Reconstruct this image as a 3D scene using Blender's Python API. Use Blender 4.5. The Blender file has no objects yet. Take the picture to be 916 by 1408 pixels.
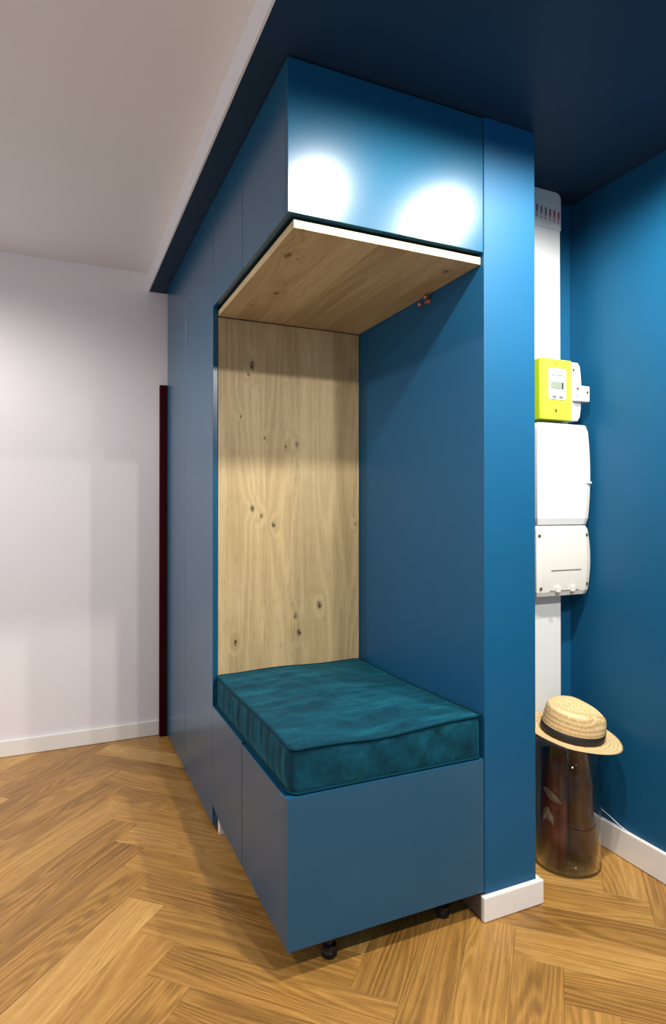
import bpy, bmesh, math, random
from mathutils import Vector, Matrix
random.seed(7)
S = bpy.context.scene
C = S.collection
PI = math.pi

# ------------------------------------------------------------------ camera
cam_d = bpy.data.cameras.new('camera'); cam = bpy.data.objects.new('camera', cam_d); C.objects.link(cam)
S.camera = cam
yaw, pitch = 0.424467, 0.005635
cam.location = (-0.5179, -1.4267, 1.1574)
cam.rotation_euler = (PI/2 + pitch, 0, -yaw)
cam_d.sensor_fit = 'VERTICAL'; cam_d.sensor_height = 36.0; cam_d.sensor_width = 36.0*916/1408
cam_d.lens = 852.38/1408*36.0
cam_d.shift_x = -(460.76-458)/1408; cam_d.shift_y = -(704-695.55)/1408
cam_d.clip_start = 0.02

# ------------------------------------------------------------------ world, lamps, exposure
w = bpy.data.worlds.new('world'); S.world = w; w.use_nodes = True
bg = w.node_tree.nodes['Background']; bg.inputs[0].default_value = (0.87, 0.90, 1.0, 1); bg.inputs[1].default_value = 0.58
vs = S.view_settings
vs.view_transform = 'Standard'; vs.look = 'None'; vs.gamma = 1.0; vs.use_curve_mapping = False; vs.exposure = 0.36

def spot(name, loc, power, size=158, blend=0.75, col=(1.0, 0.94, 0.84), rad=0.028):
    l = bpy.data.lights.new(name, 'SPOT'); l.energy = power; l.spot_size = math.radians(size); l.spot_blend = blend
    l.color = col; l.shadow_soft_size = rad
    o = bpy.data.objects.new(name, l); C.objects.link(o); o.location = loc
    return o
# recessed downlights in the blue dropped ceiling (two rows)
spot('downlight', (0.30, -0.58, 2.262), 60, 172, 0.38)
spot('downlight', (0.80, -0.55, 2.262), 60, 172, 0.38)
spot('downlight', (0.30, -1.60, 2.262), 60, 174, 0.30)
spot('downlight', (0.80, -1.60, 2.262), 60, 174, 0.30)
# downlight in the white ceiling close to the white wall, out of frame to the left
spot('downlight', (-1.30, 0.92, 2.352), 66, 168, 0.5, (1.0, 0.92, 0.86), 0.05)

# ------------------------------------------------------------------ node materials
def nt(name):
    m = bpy.data.materials.new(name); m.use_nodes = True
    t = m.node_tree; b = t.nodes['Principled BSDF']
    return m, t, b
class N:
    """small node-graph helper"""
    def __init__(s, t): s.t = t
    def n(s, typ, **kw):
        x = s.t.nodes.new(typ)
        for k, v in kw.items(): setattr(x, k, v)
        return x
    def link(s, a, b): s.t.links.new(a, b)
    def math(s, op, a, b=None, c=None):
        x = s.n('ShaderNodeMath', operation=op)
        for i, v in enumerate((a, b, c)):
            if v is None: continue
            if isinstance(v, (int, float)): x.inputs[i].default_value = v
            else: s.link(v, x.inputs[i])
        return x.outputs[0]
    def vmath(s, op, a, b=None):
        x = s.n('ShaderNodeVectorMath', operation=op)
        for i, v in enumerate((a, b)):
            if v is None: continue
            if isinstance(v, (tuple, list)): x.inputs[i].default_value = v
            else: s.link(v, x.inputs[i])
        return x
    def noise(s, vec, scale, detail=2, rough=0.5, dist=0.0):
        x = s.n('ShaderNodeTexNoise'); s.link(vec, x.inputs['Vector'])
        x.inputs['Scale'].default_value = scale; x.inputs['Detail'].default_value = detail
        x.inputs['Roughness'].default_value = rough; x.inputs['Distortion'].default_value = dist
        return x.outputs['Fac']
    def ramp(s, fac, stops):
        x = s.n('ShaderNodeValToRGB'); s.link(fac, x.inputs[0]); e = x.color_ramp.elements
        while len(e) < len(stops): e.new(0.5)
        for el, (p, c) in zip(e, stops): el.position = p; el.color = (*c, 1) if len(c) == 3 else c
        return x.outputs[0]
    def maprange(s, v, a, b, c, d, smooth=False):
        x = s.n('ShaderNodeMapRange'); x.interpolation_type = 'SMOOTHSTEP' if smooth else 'LINEAR'
        s.link(v, x.inputs[0])
        for i, q in enumerate((a, b, c, d)): x.inputs[i+1].default_value = q
        return x.outputs[0]
    def mix(s, fac, a, b, blend='MIX'):
        x = s.n('ShaderNodeMix', data_type='RGBA', blend_type=blend)
        for sock, v in ((x.inputs[0], fac), (x.inputs[6], a), (x.inputs[7], b)):
            if isinstance(v, (int, float)): sock.default_value = v
            elif isinstance(v, (tuple, list)): sock.default_value = (*v, 1) if len(v) == 3 else v
            else: s.link(v, sock)
        return x.outputs[2]
    def bump(s, h, strength, dist, bsdf):
        x = s.n('ShaderNodeBump'); x.inputs['Strength'].default_value = strength; x.inputs['Distance'].default_value = dist
        s.link(h, x.inputs['Height']); s.link(x.outputs[0], bsdf.inputs['Normal'])

def srgb(r, g, b):
    f = lambda c: (c/255/12.92 if c/255 <= 0.04045 else ((c/255+0.055)/1.055)**2.4)
    return (f(r), f(g), f(b))

def plain(name, col, rough=0.5, metal=0.0, spec=0.5, bump=None, var=0.04, vscale=6.0):
    m, t, b = nt(name); g = N(t)
    tc = g.n('ShaderNodeTexCoord').outputs['Object']
    v = g.noise(tc, vscale, 3)
    lo = tuple(c*(1-var) for c in col); hi = tuple(min(1, c*(1+var)) for c in col)
    g.link(g.ramp(v, [(0.3, lo), (0.7, hi)]), b.inputs['Base Color'])
    b.inputs['Roughness'].default_value = rough; b.inputs['Metallic'].default_value = metal
    b.inputs['Specular IOR Level'].default_value = spec
    if bump:
        g.bump(g.noise(tc, bump[0], 2), bump[1], bump[2], b)
    return m

BLUE_W = srgb(16, 84, 124)
BLUE_C = srgb(18, 80, 112)
M = {}
M['white_paint'] = plain('white wall paint', srgb(236, 234, 238), 0.6, spec=0.3, bump=(160, 0.04, 0.002), var=0.01)
M['ceiling_paint'] = plain('white ceiling paint', srgb(228, 227, 227), 0.8, spec=0.1, var=0.01)
M['trim_white'] = plain('white trim gloss', srgb(240, 238, 234), 0.35, var=0.01)
M['trim_raw'] = plain('bare trim edge', srgb(92, 80, 68), 0.8, var=0.15, vscale=30)
M['blue_wall'] = plain('petrol blue wall paint', BLUE_W, 0.5, spec=0.3, bump=(260, 0.10, 0.0015), var=0.03)
M['blue_cab'] = plain('petrol blue satin lacquer', BLUE_C, 0.245, spec=0.55, var=0.01)
M['blue_ceiling'] = plain('navy blue ceiling paint', srgb(25, 50, 74), 0.6, spec=0.2, bump=(260, 0.06, 0.001), var=0.03)
M['blue_dark'] = plain('dark blue carcass', srgb(14, 42, 60), 0.5, var=0.02)
M['gap_dark'] = plain('dark joint', srgb(14, 16, 18), 0.8)
M['sub_dark'] = plain('dark subfloor', srgb(60, 42, 24), 0.9)
M['burgundy'] = plain('dark burgundy paint', srgb(54, 4, 10), 0.7, spec=0.1, var=0.05)
M['black_plastic'] = plain('black plastic', srgb(14, 14, 15), 0.4, var=0.05)
M['white_plastic'] = plain('white plastic', srgb(224, 226, 225), 0.35, var=0.006)
M['cream_plastic'] = plain('off white plastic', srgb(220, 219, 212), 0.4, var=0.006)
M['plaster'] = plain('grey plaster', srgb(222, 222, 216), 0.85, bump=(60, 0.3, 0.004), var=0.08, vscale=18)
M['lime'] = plain('lime yellow plastic', srgb(226, 238, 62), 0.4, var=0.01)
M['lime_shaded'] = plain('shaded lime plastic', srgb(182, 204, 0), 0.45, var=0.01)  # darker copy of the lime, the meter's side shade put into its colour
M['lcd'] = plain('grey green lcd', srgb(140, 154, 138), 0.25, var=0.03)
M['grey_mark'] = plain('grey print', srgb(120, 122, 122), 0.5)
M['dark_mark'] = plain('dark print', srgb(52, 56, 44), 0.5)
M['blue_mark'] = plain('blue print', srgb(70, 80, 150), 0.5)
M['red_mark'] = plain('red stamp ink', srgb(178, 40, 48), 0.7, var=0.25, vscale=90)
M['brass_screw'] = plain('dull brass screw', srgb(150, 140, 92), 0.35, metal=0.7)
M['copper'] = plain('copper', srgb(176, 120, 96), 0.35, metal=0.85)
M['black_band'] = plain('black ribbon', srgb(22, 22, 24), 0.6, bump=(400, 0.2, 0.001))
M['pvc_white'] = plain('white cable sheath', srgb(235, 238, 240), 0.4)
M['black_inside'] = plain('black lining', srgb(8, 7, 7), 0.8)
M['leaf_pale'] = plain('pale carved leaf', srgb(172, 148, 118), 0.4, var=0.25, vscale=70)

def oak(name, tones, knots=None, axis=0, gscale=1.0, rough=0.42, contrast=1.0, randomise=0.22, ring=10.0, ringamp=0.15):
    """oak with growth-ring contours, fibres and pores; grain runs along the object's `axis`"""
    m, t, b = nt(name); g = N(t)
    tc = g.n('ShaderNodeTexCoord').outputs['Object']
    rnd = g.n('ShaderNodeObjectInfo').outputs['Random']
    off = g.n('ShaderNodeCombineXYZ')
    for i, k in enumerate((37.0, 91.0, 53.0)): g.link(g.math('MULTIPLY', rnd, k), off.inputs[i])
    p = g.vmath('ADD', tc, off.outputs[0]).outputs[0]
    def st(a, c):
        v = [c, c, c]; v[axis] = a
        return g.vmath('MULTIPLY', p, tuple(q*gscale for q in v)).outputs[0]
    n1 = g.noise(st(0.9, 8.0), 1.0, 1.5, 0.45, 0.15)
    h = g.math('MULTIPLY', n1, ring)
    if knots:
        pos = g.n('ShaderNodeNewGeometry').outputs['Position']
        acc = None; kd = None
        for (k, r) in knots:
            d = g.vmath('MULTIPLY', g.vmath('SUBTRACT', pos, k).outputs[0], (1, 1, 1) if axis == 0 else (1.0, 1.0, 1.0))
            sc = [1.0, 1.0, 1.0]; sc[2 if axis == 2 else 1] = 0.62
            d = g.vmath('MULTIPLY', d.outputs[0], tuple(sc))
            L = g.vmath('LENGTH', d.outputs[0]).outputs['Value']
            f = g.maprange(L, 0, r*4.5, 1.0, 0, True)
            kk = g.maprange(L, r*0.35, r*1.15, 1, 0, True)
            acc = f if acc is None else g.math('ADD', acc, f)
            kd = kk if kd is None else g.math('MAXIMUM', kd, kk)
        h = g.math('ADD', h, acc)
    rings = g.math('SINE', g.math('MULTIPLY', h, 2*PI))
    rings = g.maprange(rings, -1, 1, 0, 1)
    rings = g.math('POWER', rings, 1.6)
    fib = g.noise(st(6.0, 330.0), 1.0, 3.0, 0.65)
    med = g.noise(st(2.2, 120.0), 1.0, 2.0, 0.6)
    fib = g.math('ADD', g.math('MULTIPLY', fib, 0.6), g.math('MULTIPLY', med, 0.4))
    pore = g.noise(st(18.0, 420.0), 1.0, 2.0, 0.6)
    broad = g.noise(st(0.9, 5.0), 1.0, 2.0, 0.5)
    v = g.math('ADD', g.math('MULTIPLY', rings, ringamp*contrast), g.math('MULTIPLY', fib, 0.55*contrast))
    v = g.math('ADD', v, g.math('MULTIPLY', broad, 0.42))
    v = g.math('ADD', v, g.math('MULTIPLY', g.math('SUBTRACT', rnd, 0.5), randomise))
    v = g.math('SUBTRACT', v, 0.05 + 0.2*(contrast-1))
    col = g.ramp(v, [(0.18, tones[0]), (0.5, tones[1]), (0.82, tones[2])])
    pm = g.maprange(pore, 0.56, 0.70, 0, 0.45)
    col = g.mix(pm, col, tuple(c*0.55 for c in tones[0]))
    if knots:
        kn = g.math('MULTIPLY', kd, g.maprange(g.noise(tc, 160, 2), 0.35, 0.6, 0.25, 1))
        col = g.mix(kn, col, srgb(52, 34, 18))
    g.link(col, b.inputs['Base Color'])
    b.inputs['Roughness'].default_value = rough; b.inputs['Specular IOR Level'].default_value = 0.4
    g.bump(g.math('ADD', g.math('MULTIPLY', pore, -0.5), g.math('MULTIPLY', fib, 0.3)), 0.12, 0.001, b)
    return m

M['floor_oak'] = oak('oiled oak floor', (srgb(112, 76, 34), srgb(176, 130, 66), srgb(206, 164, 96)), axis=0, rough=0.36, randomise=0.36, contrast=1.1, ring=21.0, ringamp=0.13, )
KB = [((.147,.79,1.692),.013),((.133,.79,1.655),.006),((.323,.79,1.406),.009),((.279,.79,1.393),.006),((.195,.79,1.424),.005),
      ((.103,.79,1.498),.005),((.148,.79,1.161),.010),((.182,.79,1.134),.007),((.23,.79,1.10),.009),((.318,.79,.751),.010),
      ((.334,.79,.687),.011),((.417,.79,.787),.011),((.085,.79,.67),.009),((.575,.79,1.10),.007)]
KU = [((.065,.176,1.855),.014),((.10,.19,1.855),.006),((.133,.477,1.855),.011),((.047,.012,1.855),.008),((.094,.621,1.855),.006),((.527,.096,1.855),.009)]
PT = (srgb(152, 128, 86), srgb(194, 172, 128), srgb(218, 200, 158))
M['oak_back'] = oak('knotty oak back panel', PT, KB, axis=2, rough=0.5, contrast=0.8, ring=9.0, randomise=0.16, ringamp=0.13)
M['oak_under'] = oak('knotty oak underside', PT, KU, axis=1, rough=0.5, contrast=0.8, ring=9.0, randomise=0.16, ringamp=0.13)

def velvet():
    m, t, b = nt('teal velvet'); g = N(t)
    tc = g.n('ShaderNodeTexCoord').outputs['Object']
    sv = g.vmath('MULTIPLY', tc, (2.4, 13.0, 4.0)).outputs[0]
    v = g.math('ADD', g.math('MULTIPLY', g.noise(sv, 1.6, 4, 0.55, 0.6), 0.75), g.math('MULTIPLY', g.noise(tc, 60, 3, 0.6), 0.25))
    g.link(g.ramp(v, [(0.34, srgb(1, 40, 56)), (0.50, srgb(3, 60, 78)), (0.68, srgb(13, 86, 104))]), b.inputs['Base Color'])
    b.inputs['Roughness'].default_value = 0.75; b.inputs['Specular IOR Level'].default_value = 0.15
    b.inputs['Sheen Weight'].default_value = 0.4; b.inputs['Sheen Roughness'].default_value = 0.35
    b.inputs['Sheen Tint'].default_value = (*srgb(60, 170, 190), 1)
    g.bump(g.noise(tc, 900, 2), 0.15, 0.001, b)
    return m
M['velvet'] = velvet()
M['piping'] = plain('dark teal piping', srgb(2, 50, 64), 0.8, spec=0.1, var=0.05)

def straw():
    m, t, b = nt('woven straw'); g = N(t)
    tc = g.n('ShaderNodeTexCoord').outputs['Object']
    sx = g.n('ShaderNodeSeparateXYZ'); g.link(tc, sx.inputs[0])
    r = g.math('SQRT', g.math('ADD', g.math('MULTIPLY', sx.outputs[0], sx.outputs[0]), g.math('MULTIPLY', g.math('MULTIPLY', sx.outputs[1], sx.outputs[1]), 1.5)))
    s = g.math('ADD', g.math('MULTIPLY', r, 560.0), g.math('MULTIPLY', sx.outputs[2], 480.0))
    band = g.maprange(g.math('SINE', s), -1, 1, 0, 1)
    n = g.noise(tc, 220, 3, 0.7)
    v = g.math('ADD', g.math('MULTIPLY', band, 0.22), g.math('MULTIPLY', n, 0.86))
    g.link(g.ramp(v, [(0.3, srgb(172, 132, 78)), (0.55, srgb(224, 194, 140)), (0.8, srgb(242, 222, 178))]), b.inputs['Base Color'])
    b.inputs['Roughness'].default_value = 0.6
    g.bump(v, 0.5, 0.002, b)
    return m
M['straw'] = straw()

def glass(name, tint, ior=1.5):
    m, t, b = nt(name); g = N(t)
    t.nodes.remove(b)
    tr = g.n('ShaderNodeBsdfTransparent'); tr.inputs[0].default_value = (*tint, 1)
    gl = g.n('ShaderNodeBsdfGlossy'); gl.inputs['Roughness'].default_value = 0.03
    fr = g.n('ShaderNodeFresnel')
    g.link(g.maprange(g.n('ShaderNodeNewGeometry').outputs['Backfacing'], 0, 1, ior, 1/ior), fr.inputs[0])   # same reflectance from both sides of the wall
    mx = g.n('ShaderNodeMixShader'); g.link(fr.outputs[0], mx.inputs[0]); g.link(tr.outputs[0], mx.inputs[1]); g.link(gl.outputs[0], mx.inputs[2])
    g.link(mx.outputs[0], t.nodes['Material Output'].inputs[0])
    return m
M['glass'] = glass('clear glass', (0.95, 0.96, 0.96), 1.30)
M['glass_thick'] = glass('thick glass', (0.62, 0.64, 0.66), 1.6)
M['glass_rim'] = glass('rim glass', (0.80, 0.83, 0.83), 1.9)

def brownwood(name, a, bcol, c):
    m, t, b = nt(name); g = N(t)
    tc = g.n('ShaderNodeTexCoord').outputs['Object']
    v = g.noise(g.vmath('MULTIPLY', tc, (14, 14, 5)).outputs[0], 1.0, 4, 0.6, 0.8)
    g.link(g.ramp(v, [(0.3, a), (0.52, bcol), (0.75, c)]), b.inputs['Base Color'])
    b.inputs['Roughness'].default_value = 0.35
    return m
M['red_wood'] = brownwood('reddish brown wood', srgb(38, 14, 10), srgb(84, 38, 28), srgb(124, 64, 48))
M['dark_wood'] = brownwood('dark brown wood', srgb(48, 32, 18), srgb(88, 60, 38), srgb(120, 84, 56))

# ------------------------------------------------------------------ object helpers
WL = {}                                                     # world location of each root
def link(name, me, mat, parent=None, loc=(0, 0, 0), smooth=False):
    me.name = name
    o = bpy.data.objects.new(name, me); C.objects.link(o)
    if mat: me.materials.append(mat)
    if parent: o.parent = parent; base = WL.get(parent, Vector())
    else: base = Vector()
    o.location = Vector(loc) - base; WL[o] = Vector(loc)
    if smooth:
        for p in me.polygons: p.use_smooth = True
    return o
def from_bm(name, bm, mat, parent=None, loc=None, smooth=False):
    """mesh given in world coordinates; its origin goes to the bounding-box centre"""
    bm.normal_update()
    if loc is None:
        xs = [v.co for v in bm.verts]
        loc = Vector([(min(v[i] for v in xs)+max(v[i] for v in xs))/2 for i in range(3)])
    for v in bm.verts: v.co -= Vector(loc)
    me = bpy.data.meshes.new(name); bm.to_mesh(me); bm.free()
    return link(name, me, mat, parent, loc, smooth)
def bm_box(bm, x0, x1, y0, y1, z0, z1, bev=0.0, seg=1):
    r = bmesh.ops.create_cube(bm, size=1.0)
    vs_ = r['verts']
    for v in vs_:
        v.co = Vector(((x0+x1)/2+v.co.x*(x1-x0), (y0+y1)/2+v.co.y*(y1-y0), (z0+z1)/2+v.co.z*(z1-z0)))
    if bev > 0:
        es = list({e for v in vs_ for e in v.link_edges})
        bmesh.ops.bevel(bm, geom=es, offset=bev, segments=seg, profile=0.5, affect='EDGES', clamp_overlap=True)
def box(name, x0, x1, y0, y1, z0, z1, mat, parent=None, bev=0.0008, seg=1):
    bm = bmesh.new(); bm_box(bm, x0, x1, y0, y1, z0, z1, bev, seg)
    return from_bm(name, bm, M[mat], parent)
def prism_z(bm, poly, z0, z1, ch=0.0):
    """convex CCW polygon, chamfered round its top"""
    n = len(poly)
    def inset(d):
        out = []
        for i in range(n):
            a, b_, c_ = Vector(poly[i-1]), Vector(poly[i]), Vector(poly[(i+1) % n])
            e1 = (b_-a).normalized(); e2 = (c_-b_).normalized()
            n1 = Vector((-e1.y, e1.x)); n2 = Vector((-e2.y, e2.x))
            k = 1+n1.dot(n2)
            out.append(b_+(n1+n2)*(d/max(k, 0.25)))
        return out
    r0 = [bm.verts.new((p[0], p[1], z0)) for p in poly]
    r1 = [bm.verts.new((p[0], p[1], z1-ch)) for p in poly]
    rings = [r0, r1]
    if ch > 0: rings.append([bm.verts.new((p.x, p.y, z1)) for p in inset(ch)])
    for a, b_ in zip(rings, rings[1:]):
        for i in range(n): bm.faces.new((a[i], a[(i+1) % n], b_[(i+1) % n], b_[i]))
    bm.faces.new(rings[-1]); bm.faces.new(r0[::-1])
def lathe(bm, prof, cx, cy, seg=48, closed=False):
    rings = []
    for r, z in prof:
        if r < 1e-6: rings.append([bm.verts.new((cx, cy, z))])
        else: rings.append([bm.verts.new((cx+r*math.cos(2*PI*i/seg), cy+r*math.sin(2*PI*i/seg), z)) for i in range(seg)])
    pairs = list(zip(rings, rings[1:]))
    if closed: pairs.append((rings[-1], rings[0]))
    for a, b_ in pairs:
        for i in range(seg):
            j = (i+1) % seg
            if len(a) == 1 and len(b_) == 1: continue
            if len(a) == 1: bm.faces.new((a[0], b_[j], b_[i]))
            elif len(b_) == 1: bm.faces.new((a[i], a[j], b_[0]))
            else: bm.faces.new((a[i], a[j], b_[j], b_[i]))
    bmesh.ops.recalc_face_normals(bm, faces=bm.faces)
def tube(bm, pts, r, seg=8, closed=False):
    pts = [Vector(p) for p in pts]; n = len(pts); rings = []
    up = Vector((0, 0, 1))
    for i in range(n):
        if closed: d = (pts[(i+1) % n]-pts[i-1]).normalized()
        else: d = (pts[min(i+1, n-1)]-pts[max(i-1, 0)]).normalized()
        a = d.cross(up)
        if a.length < 1e-4: a = d.cross(Vector((1, 0, 0)))
        a.normalize(); b_ = d.cross(a).normalized()
        rings.append([bm.verts.new(pts[i]+r*(math.cos(2*PI*k/seg)*a+math.sin(2*PI*k/seg)*b_)) for k in range(seg)])
    m = n if closed else n-1
    for i in range(m):
        A, B = rings[i], rings[(i+1) % n]
        for k in range(seg): bm.faces.new((A[k], A[(k+1) % seg], B[(k+1) % seg], B[k]))
    if not closed: bm.faces.new(rings[0][::-1]); bm.faces.new(rings[-1])
    bmesh.ops.recalc_face_normals(bm, faces=bm.faces)
def tag(o, label=None, cat=None, group=None, kind=None):
    if label: o['label'] = label
    if cat: o['category'] = cat
    if group: o['group'] = group
    if kind: o['kind'] = kind
    return o
def thing(name, loc, label, cat, group=None):
    o = bpy.data.objects.new(name, None); C.objects.link(o); o.location = loc; o.empty_display_size = 0.05
    WL[o] = Vector(loc)
    return tag(o, label, cat, group)

# ------------------------------------------------------------------ key dimensions (metres, floor z = 0)
W = 0.5915          # width of the niche / bench front
D1 = 0.788          # depth of the bench, start of the tall wardrobe
DS = 0.4045         # door joint
D2 = 1.301          # joint of the two wardrobe doors
D = 1.775           # far end of the wardrobe
YW = 1.86           # white wall
XP = 0.777          # right side of the partition end
XR = 1.212          # blue wall on the right
YB = 0.297          # back of the recess
ZS = 2.275          # blue dropped ceiling
ZC = 2.366          # white ceiling
ZB, ZT, ZU = 0.077, 0.452, 1.887
X0, Y0 = -2.2, -2.4 # extent of the modelled floor

# ------------------------------------------------------------------ the setting
fl = box('floor', X0, XR+0.1, Y0, YW+0.1, -0.06, -0.010, 'sub_dark', bev=0)
tag(fl, 'honey oak herringbone parquet floor', 'floor', kind='structure')
cw = box('ceiling', X0, -0.085, Y0, YW, ZC, ZC+0.05, 'ceiling_paint', bev=0); tag(cw, 'plain white ceiling above the white wall', 'ceiling', kind='structure')
sf = box('ceiling_dropped', -0.079, XR+0.1, Y0, YW, ZS, ZC+0.05, 'blue_ceiling', bev=0); tag(sf, 'dark blue dropped ceiling above the cabinets', 'ceiling', kind='structure')
fa = box('trim_1', -0.0855, -0.079, Y0, YW, ZS, ZC+0.05, 'ceiling_paint', bev=0); tag(fa, 'white upright edge of the dropped ceiling', 'trim', kind='structure')
wb = box('wall_back', X0, W, YW, YW+0.1, 0, ZC+0.05, 'white_paint', bev=0); tag(wb, 'white painted wall', 'wall', kind='structure')
wp = box('wall_partition', W, XP, 0.0, YW, 0, ZS, 'blue_wall', bev=0.002, seg=2); tag(wp, 'blue partition end beside the niche', 'wall', kind='structure')
wr = box('wall_right', XR, XR+0.1, Y0, YB+0.1, 0, ZS, 'blue_wall', bev=0); tag(wr, 'blue wall beside the glass vase', 'wall', kind='structure')
wc = box('wall_recess', XP, XR, YB, YB+0.1, 0, ZS, 'blue_wall', bev=0); tag(wc, 'blue back wall of the meter recess', 'wall', kind='structure')

wf = box('wall_front_unseen', -0.0855, XR, Y0-0.1, Y0, 0, ZS, 'blue_wall', bev=0); tag(wf, 'unseen blue wall added behind the camera to shape reflections', 'wall', kind='structure')  # unseen, added for darker front reflections and less ambient light in the niche

def baseboard(name, pieces, label):
    bm = bmesh.new()
    for p in pieces: bm_box(bm, *p, bev=0.0035, seg=2)
    return tag(from_bm(name, bm, M['trim_white']), label, 'baseboard', kind='structure')
baseboard('baseboard_back', [(X0, 0.0, YW-0.012, YW, 0.001, 0.076)], 'white baseboard along the white wall')
baseboard('baseboard_partition', [(0.577, 0.793, -0.016, 0.0, 0.001, 0.071), (0.777, 0.793, 0.0, YB, 0.001, 0.071)], 'white baseboard round the blue partition end')
o = box('baseboard_side', 0.577, W, 0.0, 0.76, 0.004, 0.070, 'trim_raw', bev=0.002); tag(o, 'unpainted baseboard under the bench', 'baseboard', kind='structure')
baseboard('baseboard_right', [(1.197, XR, Y0, YB, 0.001, 0.095)], 'white baseboard along the blue right wall')

# herringbone planks: 45 degrees to the walls, each a piece of the floor
PW, PL = 0.1221, 0.6105
TA = math.radians(45+1.5)                           # laid a touch off square
U, V = Vector((math.cos(TA), math.sin(TA))), Vector((-math.sin(TA), math.cos(TA)))
ORG = Vector((-0.225, 0.437)) - U*PL                # end corner of one plank seen left of the bench
def clip(poly, x0, x1, y0, y1):
    def cut(P, f, inter):
        out = []
        for i in range(len(P)):
            a, b_ = P[i-1], P[i]
            if f(b_):
                if not f(a): out.append(inter(a, b_))
                out.append(b_)
            elif f(a): out.append(inter(a, b_))
        return out
    for ax, lim, sg in ((0, x0, 1), (0, x1, -1), (1, y0, 1), (1, y1, -1)):
        if not poly: break
        f = lambda p, ax=ax, lim=lim, sg=sg: sg*(p[ax]-lim) >= 0
        inter = lambda a, b_, ax=ax, lim=lim: a+(b_-a)*((lim-a[ax])/(b_[ax]-a[ax]))
        poly = cut(poly, f, inter)
    return poly
full = None
GAP = 0.0002
nplank = 0
for i in range(-40, 41):
    for j in range(-6, 7):
        for kind in (0, 1):
            if kind == 0:
                u0, u1, v0, v1 = i*PW, i*PW+PL, i*PW, i*PW+PW
            else:
                u0, u1, v0, v1 = i*PW+PL, i*PW+PL+PW, i*PW+PW-PL, i*PW+PW
            u0 += j*PL; u1 += j*PL; v0 -= j*PL; v1 -= j*PL
            u0 += GAP; u1 -= GAP; v0 += GAP; v1 -= GAP
            P = [ORG+U*a+V*b_ for a, b_ in ((u0, v0), (u1, v0), (u1, v1), (u0, v1))]
            cl = clip(P, X0, XR, Y0, YW)
            # drop doubled corners
            pl = []
            for p in cl:
                if not pl or (p-pl[-1]).length > 1e-4: pl.append(p)
            if len(pl) > 2 and (pl[0]-pl[-1]).length < 1e-4: pl.pop()
            if len(pl) < 3: continue
            area = abs(sum(pl[k-1].x*pl[k].y-pl[k].x*pl[k-1].y for k in range(len(pl)))/2)
            if area < 4e-4: continue
            cen = (P[0]+P[2])/2
            ang = TA if kind == 0 else TA+PI/2
            whole = abs(area-(PL-2*GAP)*(PW-2*GAP)) < 1e-6
            if whole and full is not None:
                me = full
                o = bpy.data.objects.new('plank', me); C.objects.link(o)
            else:
                bm = bmesh.new()
                R = Matrix.Rotation(-ang, 2)
                prism_z(bm, [R @ (p-cen) for p in pl], -0.0095, 0.0, 0.0006)
                bm.normal_update()
                me = bpy.data.meshes.new('plank'); bm.to_mesh(me); bm.free(); me.materials.append(M['floor_oak'])
                o = bpy.data.objects.new('plank', me); C.objects.link(o)
                if whole: full = me
            o.parent = fl; o.location = Vector((cen.x, cen.y, 0))-WL[fl]; o.rotation_euler = (0, 0, ang)
            nplank += 1

# ------------------------------------------------------------------ tall wardrobe
t = thing('tall_wardrobe', (0.3, 1.28, 0.0), 'tall petrol blue wardrobe with flat handleless doors beside the white wall', 'wardrobe')
box('body', 0.0195, 0.588, 0.810, D-0.001, 0.02, 2.268, 'blue_dark', t)
box('door', 0.0, 0.018, D1, D2-0.0006, 0.024, 2.270, 'blue_cab', t, bev=0.001)
box('door', 0.0, 0.018, D2+0.0006, D, 0.024, 2.270, 'blue_cab', t, bev=0.001)
box('plinth', 0.03, 0.588, 0.83, D-0.02, 0.0, 0.02, 'blue_dark', t)

# ------------------------------------------------------------------ overhead cabinet
t = thing('overhead_cabinet', (0.3, 0.39, ZU), 'petrol blue overhead cabinet with satin front above the seating niche', 'cabinet')
box('body', 0.0195, 0.588, 0.0195, 0.784, ZU+0.004, 2.268, 'blue_dark', t)
box('front_panel', 0.0, 0.5885, 0.0, 0.018, ZU, 2.269, 'blue_cab', t, bev=0.0012, seg=2)
box('door', 0.0, 0.018, 0.0185, DS-0.0015, ZU, 2.269, 'blue_cab', t, bev=0.001)
box('door', 0.0, 0.018, DS+0.0015, D1-0.003, ZU+0.001, 2.269, 'blue_cab', t, bev=0.001)

# oak boards lining the niche
t = thing('oak_ceiling_board', (0.3, 0.4, 1.855), 'knotty oak board fixed under the overhead cabinet', 'board')
xs = [0.020, 0.075, 0.165, 0.262, 0.352, 0.430, 0.512, 0.5885]
for a, b_ in zip(xs, xs[1:]):
    box('stave', a, b_, 0.012, 0.788, 1.856, 1.8765, 'oak_under', t, bev=0.0003)
box('batten', 0.05, 0.56, 0.05, 0.75, 1.8765, ZU+0.004, 'gap_dark', t)
t = thing('oak_back_board', (0.3, 0.8, ZT), 'knotty pale oak board behind the teal cushion', 'board')
xs = [0.020, 0.046, 0.199, 0.300, 0.334, 0.476, 0.5885]
for a, b_ in zip(xs, xs[1:]):
    box('stave', a, b_, 0.790, 0.8095, ZT, 1.8535, 'oak_back', t, bev=0.0003)

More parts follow.
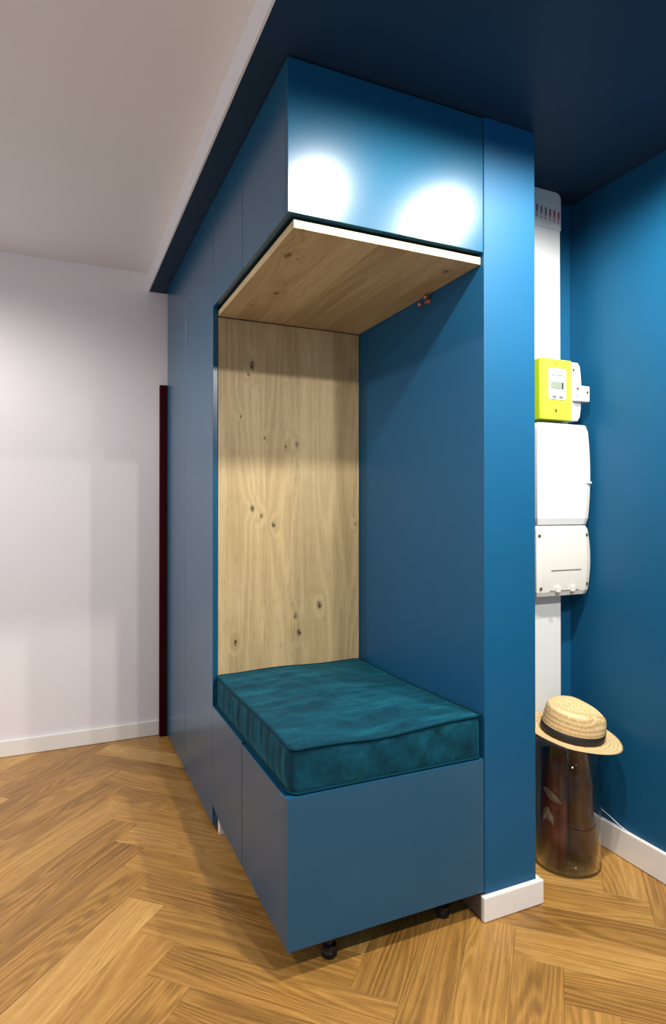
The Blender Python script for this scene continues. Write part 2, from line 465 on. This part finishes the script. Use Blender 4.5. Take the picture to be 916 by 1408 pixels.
# ------------------------------------------------------------------ bench cabinet
t = thing('bench_cabinet', (0.3, 0.39, 0.0), 'petrol blue storage bench on black feet under the teal cushion', 'bench')
box('body', 0.0195, 0.570, 0.0195, 0.784, 0.085, 0.434, 'blue_dark', t)
box('top_panel', 0.0195, 0.588, 0.0195, 0.786, 0.434, 0.4505, 'blue_cab', t)
box('front_panel', 0.0, 0.5885, 0.0, 0.018, ZB, ZT, 'blue_cab', t, bev=0.0012, seg=2)
box('door', 0.0, 0.018, 0.0185, DS-0.0015, ZB+0.001, ZT-0.006, 'blue_cab', t, bev=0.001)
bm = bmesh.new()                                              # far door, its lower corner notched
yz = [(DS+0.0015, ZB+0.001), (0.660, ZB+0.001), (0.786, 0.098), (0.786, ZT), (DS+0.0015, ZT)]
a = [bm.verts.new((0.0, y, z)) for y, z in yz]; b_ = [bm.verts.new((0.018, y, z)) for y, z in yz]
bm.faces.new(a); bm.faces.new(b_[::-1])
for k in range(5): bm.faces.new((a[k], b_[k], b_[(k+1) % 5], a[(k+1) % 5]))
bmesh.ops.recalc_face_normals(bm, faces=bm.faces)
from_bm('door', bm, M['blue_cab'], t)
tag(box('plinth_block', 0.019, 0.06, 0.755, 0.785, 0.0, 0.060, 'trim_white', t), 'white block at the far foot of the bench')
def foot(x, y):
    bm = bmesh.new()
    prof = [(0.0, 0.0), (0.017, 0.0), (0.0185, 0.002), (0.0185, 0.014), (0.016, 0.018), (0.0185, 0.020), (0.0185, 0.030), (0.013, 0.034),
            (0.011, 0.036), (0.011, 0.060), (0.016, 0.062), (0.016, 0.085), (0.0, 0.085)]
    lathe(bm, prof, x, y, 20)
    for k in range(10):                                        # grip ribs
        an = 2*PI*k/10
        tube(bm, [(x+0.0185*math.cos(an), y+0.0185*math.sin(an), 0.003), (x+0.0185*math.cos(an), y+0.0185*math.sin(an), 0.013)], 0.0022, 6)
    from_bm('leg', bm, M['black_plastic'], t)
for p in ((0.134, 0.052), (0.493, 0.064), (0.134, 0.70), (0.493, 0.70)): foot(*p)

# ------------------------------------------------------------------ cushion
def cushion():
    t = thing('seat_cushion', (0.3, 0.39, 0.452), 'teal velvet box cushion with piped edges on the blue bench', 'cushion')
    x0, x1, y0, y1, z0, z1 = 0.012, 0.586, 0.006, 0.783, 0.4525, 0.562
    rc = 0.022
    rnd = random.Random(3)
    # rounded-rectangle outline
    def outline(n_side=70, n_c=8):
        pts = []
        cs = [(x1-rc, y0+rc, -PI/2), (x1-rc, y1-rc, 0), (x0+rc, y1-rc, PI/2), (x0+rc, y0+rc, PI)]
        for ci, (cx, cy, a0) in enumerate(cs):
            for k in range(n_c+1):
                a = a0+PI/2*k/n_c
                pts.append((cx+rc*math.cos(a), cy+rc*math.sin(a), math.cos(a), math.sin(a)))
            nx = cs[(ci+1) % 4]
            ax, ay = cx+rc*math.cos(a0+PI/2), cy+rc*math.sin(a0+PI/2)
            bx, by = nx[0]+rc*math.cos(nx[2]), nx[1]+rc*math.sin(nx[2])
            for k in range(1, n_side):
                s = k/n_side
                pts.append((ax+(bx-ax)*s, ay+(by-ay)*s, math.cos(a0+PI/2), math.sin(a0+PI/2)))
        return pts
    O = outline(); n = len(O)
    def wav(x, y):                                            # slack of the top edge
        return 0.0035*math.sin(9*x+1.3)*math.sin(7*y+0.4)+0.0025*math.sin(17*x+5*y)
    def ztop(x, y): return z1+wav(x, y)+0.012*max(0, min(1, (x-0.25)/0.33))*max(0, 1-y/0.5)
    ph = [rnd.uniform(0, 6.28) for _ in range(6)]
    def pleat(x, y, nx, ny, s):
        m = math.sin(PI*s)
        if nx < -0.7:                                          # fine gathers on the left side
            f = math.sin(y*150+2.2*math.sin(y*21+ph[0]))*0.0032+math.sin(y*61+ph[1])*0.0022
        elif ny < -0.7:                                        # broad creases on the front
            f = math.sin(x*46+2.6*s+1.8*math.sin(x*13+ph[2]))*0.0042+math.sin(x*95-4*s+ph[3])*0.0018
            f += -0.006*math.exp(-((x-0.42-0.03*s)/0.018)**2)
        else: f = 0.0
        return f*m
    NS = 14
    bm = bmesh.new(); rings = []
    for k in range(NS+1):
        s = k/NS
        ring = []
        for (x, y, nx, ny) in O:
            bulge = 0.004*math.sin(PI*s)-0.003*(abs(2*s-1)**6) + pleat(x, y, nx, ny, s)
            if x > 0.55 or y > 0.75: bulge = min(bulge, 0.0)
            zz = z0+(ztop(x, y)-z0)*s
            ring.append(bm.verts.new((x+nx*bulge, y+ny*bulge, zz)))
        rings.append(ring)
    for a, b_ in zip(rings, rings[1:]):
        for i in range(n): bm.faces.new((a[i], a[(i+1) % n], b_[(i+1) % n], b_[i]))
    # top: shrink the outline to the middle in rings
    cx, cy = (x0+x1)/2, (y0+y1)/2
    prev = rings[-1]; NT = 26
    for k in range(1, NT):
        f = 1-k/NT
        ring = []
        for (x, y, nx, ny) in O:
            px, py = cx+(x-cx)*f, cy+(y-cy)*f
            e = 1-f**2.2
            und = 0.0022*math.sin(px*31+py*9)*math.sin(py*23-px*6)+0.0012*math.sin(px*70+py*33)
            ring.append(bm.verts.new((px, py, ztop(px, py)*(1)+0.007*e+und*min(1, 4*(1-f)))))
        for i in range(n): bm.faces.new((prev[i], prev[(i+1) % n], ring[(i+1) % n], ring[i]))
        prev = ring
    bm.faces.new(prev)
    bm.faces.new(rings[0][::-1])
    from_bm('cover', bm, M['velvet'], t, smooth=True)
    for z_of, off in ((ztop, 0.0005), (lambda x, y: z0+0.004, 0.0005)):
        bm = bmesh.new()
        tube(bm, [(x+nx*off, y+ny*off, z_of(x, y)) for (x, y, nx, ny) in O], 0.0036, 8, True)
        from_bm('piping', bm, M['piping'], t, smooth=True)
cushion()

# ------------------------------------------------------------------ copper hook, burgundy board
t = thing('wall_hook', (W-0.002, 0.285, 1.838), 'small copper double hook on the blue niche wall under the oak', 'hook')
bm = bmesh.new(); lathe(bm, [(0, 0), (0.012, 0), (0.012, 0.003), (0.010, 0.005), (0, 0.005)], 0, 0, 20)
for v in bm.verts: v.co = Vector((W-v.co.z, 0.285+v.co.x, 1.838+v.co.y))
from_bm('backplate', bm, M['copper'], t)
for dy, dz, ln in ((-0.016, 0.004, 0.022), (0.012, -0.012, 0.026)):
    bm = bmesh.new(); tube(bm, [(W-0.003, 0.285, 1.838), (W-0.012, 0.285+dy*0.7, 1.838+dz*0.8), (W-ln, 0.285+dy, 1.838+dz)], 0.0035, 8)
    pr = from_bm('prong', bm, M['copper'], t)
    bm = bmesh.new(); bmesh.ops.create_uvsphere(bm, u_segments=14, v_segments=8, radius=0.0085)
    for v in bm.verts: v.co += Vector((W-ln, 0.285+dy, 1.838+dz))
    from_bm('ball_tip', bm, M['copper'], pr, smooth=True)

bd = box('upright_board', -0.030, 0.040, 1.818, 1.846, 0.0, 1.792, 'burgundy', bev=0.0015)
tag(bd, 'narrow dark burgundy board standing upright between wardrobe and white wall', 'board')

# ------------------------------------------------------------------ meter recess
def rounded_rect_plate(name, x0, x1, y, th, z0, z1, rad, mat, parent, seg=5, square=False):
    bm = bmesh.new(); pts = []
    for cx, cz, a0 in ((x1-rad, z0+rad, -PI/2), (x1-rad, z1-rad, 0), (x0+rad, z1-rad, PI/2), (x0+rad, z0+rad, PI)):
        if square and a0 != 0:                                   # only the upper right corner is worn round
            pts.append((x0 if cx < (x0+x1)/2 else x1, z0 if cz < (z0+z1)/2 else z1)); continue
        for k in range(seg+1): a = a0+PI/2*k/seg; pts.append((cx+rad*math.cos(a), cz+rad*math.sin(a)))
    f = [bm.verts.new((x, y-th, z)) for x, z in pts]; b_ = [bm.verts.new((x, y, z)) for x, z in pts]
    bm.faces.new(f); bm.faces.new(b_[::-1]); n = len(pts)
    for i in range(n): bm.faces.new((f[i], b_[i], b_[(i+1) % n], f[(i+1) % n]))
    bmesh.ops.recalc_face_normals(bm, faces=bm.faces)
    return from_bm(name, bm, M[mat], parent)

t = thing('cable_trunking', (1.04, 0.27, 0.0), 'white vertical cable trunking rising behind the electric meter', 'trunking')
box('cover', 0.960, 1.1085, 0.238, 0.262, 0.001, 2.142, 'white_plastic', t, bev=0.0015)
box('backing', 0.955, 1.1130, 0.262, YB, 0.001, 2.142, 'cream_plastic', t, bev=0.001)
rounded_rect_plate('raw_top', 0.957, 1.1125, YB, 0.0585, 2.1425, ZS-0.001, 0.022, 'plaster', t, square=True)['label'] = 'grey plastered top of the trunking'
# column of red stamped marks
for k in range(6):
    x = 1.0035+k*0.0196; zt_ = 2.216-k*0.0018
    bm = bmesh.new(); yy = 0.2383
    bm_box(bm, x-0.003, x+0.003, yy-0.0006, yy, zt_-0.022, zt_)
    bm_box(bm, x-0.0036, x-0.0018, yy-0.0006, yy, zt_-0.040, zt_-0.021)
    bm_box(bm, x+0.0018, x+0.0036, yy-0.0006, yy, zt_-0.030, zt_-0.021)
    bm_box(bm, x-0.003, x+0.003, yy-0.0006, yy, zt_-0.042, zt_-0.039)
    from_bm('red_mark', bm, M['red_mark'], t)

def screw(parent, x, y, z, r=0.006, tilt=0.7):
    bm = bmesh.new(); lathe(bm, [(0, 0), (r, 0), (r, 0.0015), (r*0.8, 0.002), (0, 0.002)], 0, 0, 16)
    for v in bm.verts: v.co = Vector((x+v.co.x, y-v.co.z, z+v.co.y))
    s = from_bm('screw', bm, M['brass_screw'], parent)
    bm = bmesh.new(); bm_box(bm, -r*0.75, r*0.75, -0.0005, 0.0003, -r*0.16, r*0.16)
    R = Matrix.Rotation(tilt, 4, 'Y')
    for v in bm.verts: v.co = R @ v.co + Vector((x, y-0.0021, z))
    from_bm('slot', bm, M['dark_mark'], s)

# mounting plate + meter
t = thing('electric_meter', (1.036, 0.2, 1.46), 'lime yellow electric meter with small white display panel', 'meter')
box('housing', 0.966, 1.102, 0.186, 0.237, 1.462, 1.668, 'lime_shaded', t, bev=0.002)
box('face_cover', 0.9665, 1.1015, 0.180, 0.1865, 1.4625, 1.6675, 'lime', t, bev=0.0015)
fp = rounded_rect_plate('display_panel', 0.998, 1.074, 0.180, 0.003, 1.530, 1.636, 0.006, 'white_plastic', t)
box('screen', 1.006, 1.062, 0.1755, 0.1772, 1.566, 1.590, 'lcd', fp, bev=0.0004)
box('digit_block', 1.054, 1.0605, 0.1748, 0.1756, 1.568, 1.588, 'dark_mark', fp, bev=0)
box('groove', 1.007, 1.066, 0.1763, 0.1772, 1.611, 1.6135, 'grey_mark', fp, bev=0)
for x in (1.013, 1.043): box('button', x, x+0.016, 0.1755, 0.1772, 1.534, 1.543, 'grey_mark', fp, bev=0.0005)
screw(t, 1.031, 0.180, 1.652, 0.003)
bm = bmesh.new()                                               # small arrow-like print below the display
bm_box(bm, 1.022, 1.036, 0.1795, 0.180, 1.494, 1.497); bm_box(bm, 1.030, 1.036, 0.1795, 0.180, 1.488, 1.494); bm_box(bm, 1.026, 1.033, 0.1795, 0.180, 1.487, 1.490)
from_bm('printed_mark', bm, M['dark_mark'], t)

def bulged_box(name, x0, x1, y0, y1, z0, z1, bx, by, mat, parent, n=16, bev=0.004, left=True):
    """box whose sides and front belly outwards between top and bottom"""
    bm = bmesh.new(); rings = []
    NX = 12
    for k in range(n+1):
        s = k/n; z = z0+(z1-z0)*s; b_ = 4*s*(1-s)
        xa, xb, ya = x0-(bx*b_ if left else 0), x1+bx*b_, y0-by*b_
        e = bev if k in (0, n) else 0.0
        pts = [(xa+e, y1)]
        for i in range(NX+1):
            u = i/NX; x = xa+e+(xb-xa-2*e)*u
            edge = max(0, 1-min(u, 1-u)/0.07)
            pts.append((x, ya+e+0.006*edge**2))
        pts.append((xb-e, y1))
        rings.append([bm.verts.new((x, y, z)) for x, y in pts])
    m = len(rings[0])
    for a, b_ in zip(rings, rings[1:]):
        for i in range(m): bm.faces.new((a[i], a[(i+1) % m], b_[(i+1) % m], b_[i]))
    bm.faces.new(rings[0][::-1]); bm.faces.new(rings[-1])
    bmesh.ops.recalc_face_normals(bm, faces=bm.faces)
    return from_bm(name, bm, M[mat], parent)

t = thing('circuit_breaker', (1.12, 0.22, 1.468), 'white main circuit breaker beside the lime meter', 'breaker')
bulged_box('body', 1.1035, 1.151, 0.190, 0.2365, 1.466, 1.668, 0.004, 0.006, 'white_plastic', t, left=False)
tg = box('toggle_block', 1.108, 1.174, 0.168, 0.186, 1.530, 1.584, 'white_plastic', t, bev=0.003, seg=2)
box('mounting_plate', 1.1145, 1.142, 0.2372, YB, 1.456, 1.674, 'cream_plastic', t, bev=0)
screw(t, 1.117, 0.187, 1.640, 0.005, 0.8)
for x, z, r in ((1.117, 1.572, 0.005), (1.162, 1.562, 0.005)):
    screw(t, x, 0.168, z, r, 0.8)
box('status_dot', 1.1115, 1.1155, 0.1672, 0.168, 1.5445, 1.5485, 'blue_mark', tg, bev=0)
box('status_dot', 1.1385, 1.1415, 0.1672, 0.168, 1.5370, 1.5400, 'grey_mark', tg, bev=0)

t = thing('fuse_box', (1.07, 0.2, 1.10), 'smooth white fuse box with closed door under the lime meter', 'fuse box')
bulged_box('body', 0.960, 1.187, 0.205, 0.237, 1.104, 1.452, 0.006, 0.003, 'cream_plastic', t)
bulged_box('door', 0.961, 1.186, 0.186, 0.204, 1.105, 1.451, 0.007, 0.007, 'white_plastic', t)
box('latch', 1.164, 1.192, 0.176, 0.186, 1.2465, 1.2545, 'cream_plastic', t, bev=0.002, seg=2)

t = thing('connection_box', (1.07, 0.2, 0.86), 'off white cover box with corner screws below the fuse box', 'cover box')
bulged_box('body', 0.960, 1.187, 0.190, 0.237, 0.862, 1.1025, 0.008, 0.008, 'cream_plastic', t)
for x, z in ((0.966, 1.068), (1.178, 1.068), (0.972, 0.890), (1.178, 0.898)):
    screw(t, x, 0.1885, z, 0.006, 0.6)
box('slot_line', 1.012, 1.145, 0.1812, 0.186, 0.9485, 0.9515, 'grey_mark', t, bev=0)
box('slot_line', 1.010, 1.140, 0.1868, 0.190, 0.8785, 0.8815, 'grey_mark', t, bev=0)
for x in (1.034, 1.100): box('clip', x, x+0.018, 0.178, 0.190, 0.874, 0.896, 'cream_plastic', t, bev=0.003, seg=2)

# ------------------------------------------------------------------ glass vase and what stands in it
VX, VY, VR, VH = 1.022, 0.126, 0.106, 0.409
t = thing('glass_vase', (VX, VY, 0.0), 'tall clear glass cylinder vase on the floor beside the blue wall', 'vase')
bm = bmesh.new()
lathe(bm, [(VR, 0.0125), (VR, VH-0.003), (VR-0.004, VH-0.003), (VR-0.004, 0.0125)], VX, VY, 72, closed=True)
from_bm('wall', bm, M['glass'], t, smooth=True)
bm = bmesh.new()
lathe(bm, [(0, 0.0), (VR-0.004, 0.0), (VR-0.001, 0.002), (VR, 0.005), (VR, 0.012), (VR-0.005, 0.0125), (0, 0.0125)], VX, VY, 72)
from_bm('base', bm, M['glass_thick'], t)['label'] = 'thick darker glass base'
bm = bmesh.new()
tube(bm, [(VX+(VR-0.002)*math.cos(2*PI*k/72), VY+(VR-0.002)*math.sin(2*PI*k/72), VH-0.002) for k in range(72)], 0.0023, 8, True)
from_bm('rim', bm, M['glass_rim'], t, smooth=True)

t = thing('carved_tube', (VX-0.050, VY+0.005, 0.015), 'reddish brown carved tube with dark open mouth inside the glass vase', 'vessel')
bm = bmesh.new(); r = 0.041
lathe(bm, [(0, 0.015), (r, 0.015), (r+0.002, 0.10), (r, 0.30), (r-0.001, 0.366), (r-0.005, 0.366), (r-0.006, 0.30), (0, 0.30)], VX-0.050, VY+0.005, 40)
from_bm('body', bm, M['red_wood'], t, smooth=True)
bm = bmesh.new(); lathe(bm, [(r-0.001, 0.366), (r-0.0005, 0.369), (r-0.006, 0.369), (r-0.007, 0.301), (0, 0.301)], VX-0.050, VY+0.005, 40)
from_bm('lining', bm, M['black_inside'], t, smooth=True)
def leaf(cx, cy, rr, ang, z, ln, wd, tilt):
    bm = bmesh.new(); rows = []
    N_ = 10
    for i in range(N_+1):
        s = i/N_; hw = wd*math.sin(PI*min(1, s*0.9+0.08))**0.8*(1-0.25*s)
        row = []
        for k in (-1, 0, 1):
            a_ = s*ln-ln/2; b_ = k*hw
            du = a_*math.cos(tilt)-b_*math.sin(tilt); dz = a_*math.sin(tilt)+b_*math.cos(tilt)
            th = ang+du/rr; R_ = rr+(0.004 if k == 0 else 0.002)
            row.append(bm.verts.new((cx+R_*math.cos(th), cy+R_*math.sin(th), z+dz)))
        rows.append(row)
    for A, B in zip(rows, rows[1:]):
        for k in (0, 1): bm.faces.new((A[k], A[k+1], B[k+1], B[k]))
    bmesh.ops.solidify(bm, geom=list(bm.faces), thickness=0.001)
    bmesh.ops.recalc_face_normals(bm, faces=bm.faces)
    return bm
for ang, z, ln, wd, ti in ((-2.45, 0.236, 0.070, 0.013, -0.70), (-2.62, 0.168, 0.050, 0.012, -1.15), (-2.95, 0.176, 0.050, 0.011, -1.9)):
    from_bm('leaf_ornament', leaf(VX-0.050, VY+0.005, r+0.001, ang, z, ln, wd, ti), M['leaf_pale'], t)
t = thing('bottle_vessel', (VX+0.044, VY-0.014, 0.015), 'dark brown bottle shaped wooden vessel inside the glass vase', 'vessel')
bm = bmesh.new()
lathe(bm, [(0, 0.015), (0.030, 0.015), (0.042, 0.035), (0.047, 0.075), (0.046, 0.12), (0.042, 0.18), (0.039, 0.26), (0.036, 0.34), (0.034, 0.385), (0.0, 0.387)], VX+0.044, VY-0.014, 40)
from_bm('body', bm, M['dark_wood'], t, smooth=True)
bm = bmesh.new()
lathe(bm, [(0.0466, 0.118), (0.0482, 0.119), (0.0482, 0.124), (0.0462, 0.125)], VX+0.044, VY-0.014, 40)
from_bm('seam_band', bm, M['red_wood'], t, smooth=True)

# ------------------------------------------------------------------ straw hat
def hat():
    t = thing('straw_hat', (1.018, 0.100, 0.426), 'straw fedora hat with black ribbon band resting on the glass vase', 'hat')
    t.rotation_euler = (math.radians(9), math.radians(8), -yaw)
    # local frame: x across the view, y away from the viewer, z up
    ca, cb = 0.100, 0.083                                      # crown base half axes
    def add(name, bm, mat, parent=t, smooth=True):
        bmesh.ops.recalc_face_normals(bm, faces=bm.faces)
        me = bpy.data.meshes.new(name); bm.to_mesh(me); bm.free()
        o = bpy.data.objects.new(name, me); C.objects.link(o); me.materials.append(M[mat]); o.parent = parent
        for p in me.polygons: p.use_smooth = smooth
        return o
    n = 72
    # crown with pinched top
    bm = bmesh.new(); rings = []
    prof = [(1.0, 0.0), (0.998, 0.03), (0.985, 0.055), (0.965, 0.076), (0.92, 0.092), (0.82, 0.099), (0.68, 0.096), (0.48, 0.089), (0.28, 0.084), (0.12, 0.082)]
    for f, z in prof:
        ring = []
        for i in range(n):
            a = 2*PI*i/n; x, y = ca*f*math.cos(a), cb*f*math.sin(a)
            zz = z
            if z > 0.05:
                k = (z-0.05)/0.058
                zz -= 0.030*k*max(0, x/ca)**1.5*(1-0.3*abs(y/cb))    # front of the crown slopes down
                pin = math.exp(-((x-0.055)/0.032)**2)*k
                y *= 1-0.20*pin
                if f < 0.7: zz -= 0.006*math.exp(-(y/0.02)**2)
            ring.append(bm.verts.new((x, y, zz)))
        rings.append(ring)
    for A, B in zip(rings, rings[1:]):
        for i in range(n): bm.faces.new((A[i], A[(i+1) % n], B[(i+1) % n], B[i]))
    bm.faces.new(rings[-1])
    add('crown', bm, 'straw')
    # brim: an oval with a lifted back and a dipping front, 2.5 mm thick
    bm = bmesh.new(); K = 10; top = []; bot = []
    for k in range(K+1):
        s = k/K; rt = []; rb = []
        for i in range(n):
            a = 2*PI*i/n; cx_, sy = math.cos(a), math.sin(a)
            rx = ca*0.985+(0.163-ca)*s; ry = cb*0.985+(0.126-cb)*s
            z = 0.002 - 0.004*s + 0.010*s*s*abs(sy)**2 + 0.012*s*s*max(0, -cx_)**2 - 0.006*s*max(0, cx_)
            z += 0.006*s*s*max(0, math.sin(2*a+0.6))
            rt.append(bm.verts.new((rx*cx_, ry*sy, z+0.0013))); rb.append(bm.verts.new((rx*cx_, ry*sy, z-0.0013)))
        top.append(rt); bot.append(rb)
    for k in range(K):
        for i in range(n):
            j = (i+1) % n
            bm.faces.new((top[k][i], top[k][j], top[k+1][j], top[k+1][i])); bm.faces.new((bot[k][i], bot[k+1][i], bot[k+1][j], bot[k][j]))
    for i in range(n):
        j = (i+1) % n
        bm.faces.new((top[K][i], top[K][j], bot[K][j], bot[K][i])); bm.faces.new((top[0][i], bot[0][i], bot[0][j], top[0][j]))
    add('brim', bm, 'straw')
    # ribbon band
    bm = bmesh.new(); rr = []
    for f, z in ((1.004, 0.004), (1.026, 0.005), (1.022, 0.030), (1.0, 0.031)):
        rr.append([bm.verts.new((ca*f*math.cos(2*PI*i/n), cb*f*math.sin(2*PI*i/n), z)) for i in range(n)])
    for A, B in zip(rr, rr[1:]+rr[:1]):
        for i in range(n): bm.faces.new((A[i], A[(i+1) % n], B[(i+1) % n], B[i]))
    band = add('band', bm, 'black_band')
    bm = bmesh.new(); bm_box(bm, ca*1.0, ca*1.05, -0.012, 0.012, 0.003, 0.034, 0.003)
    add('bow', bm, 'black_band', band)
hat()

# ------------------------------------------------------------------ loose cable on the right baseboard
bm = bmesh.new()
tube(bm, [(1.1985, 0.15, 0.128), (1.2005, 0.112, 0.117), (1.202, 0.075, 0.104), (1.203, 0.050, 0.0985), (1.203, 0.042, 0.0975)], 0.0016, 8)
o = from_bm('loose_cable', bm, M['pvc_white'], smooth=True)
tag(o, 'thin white cable end lifting off the right baseboard', 'cable')
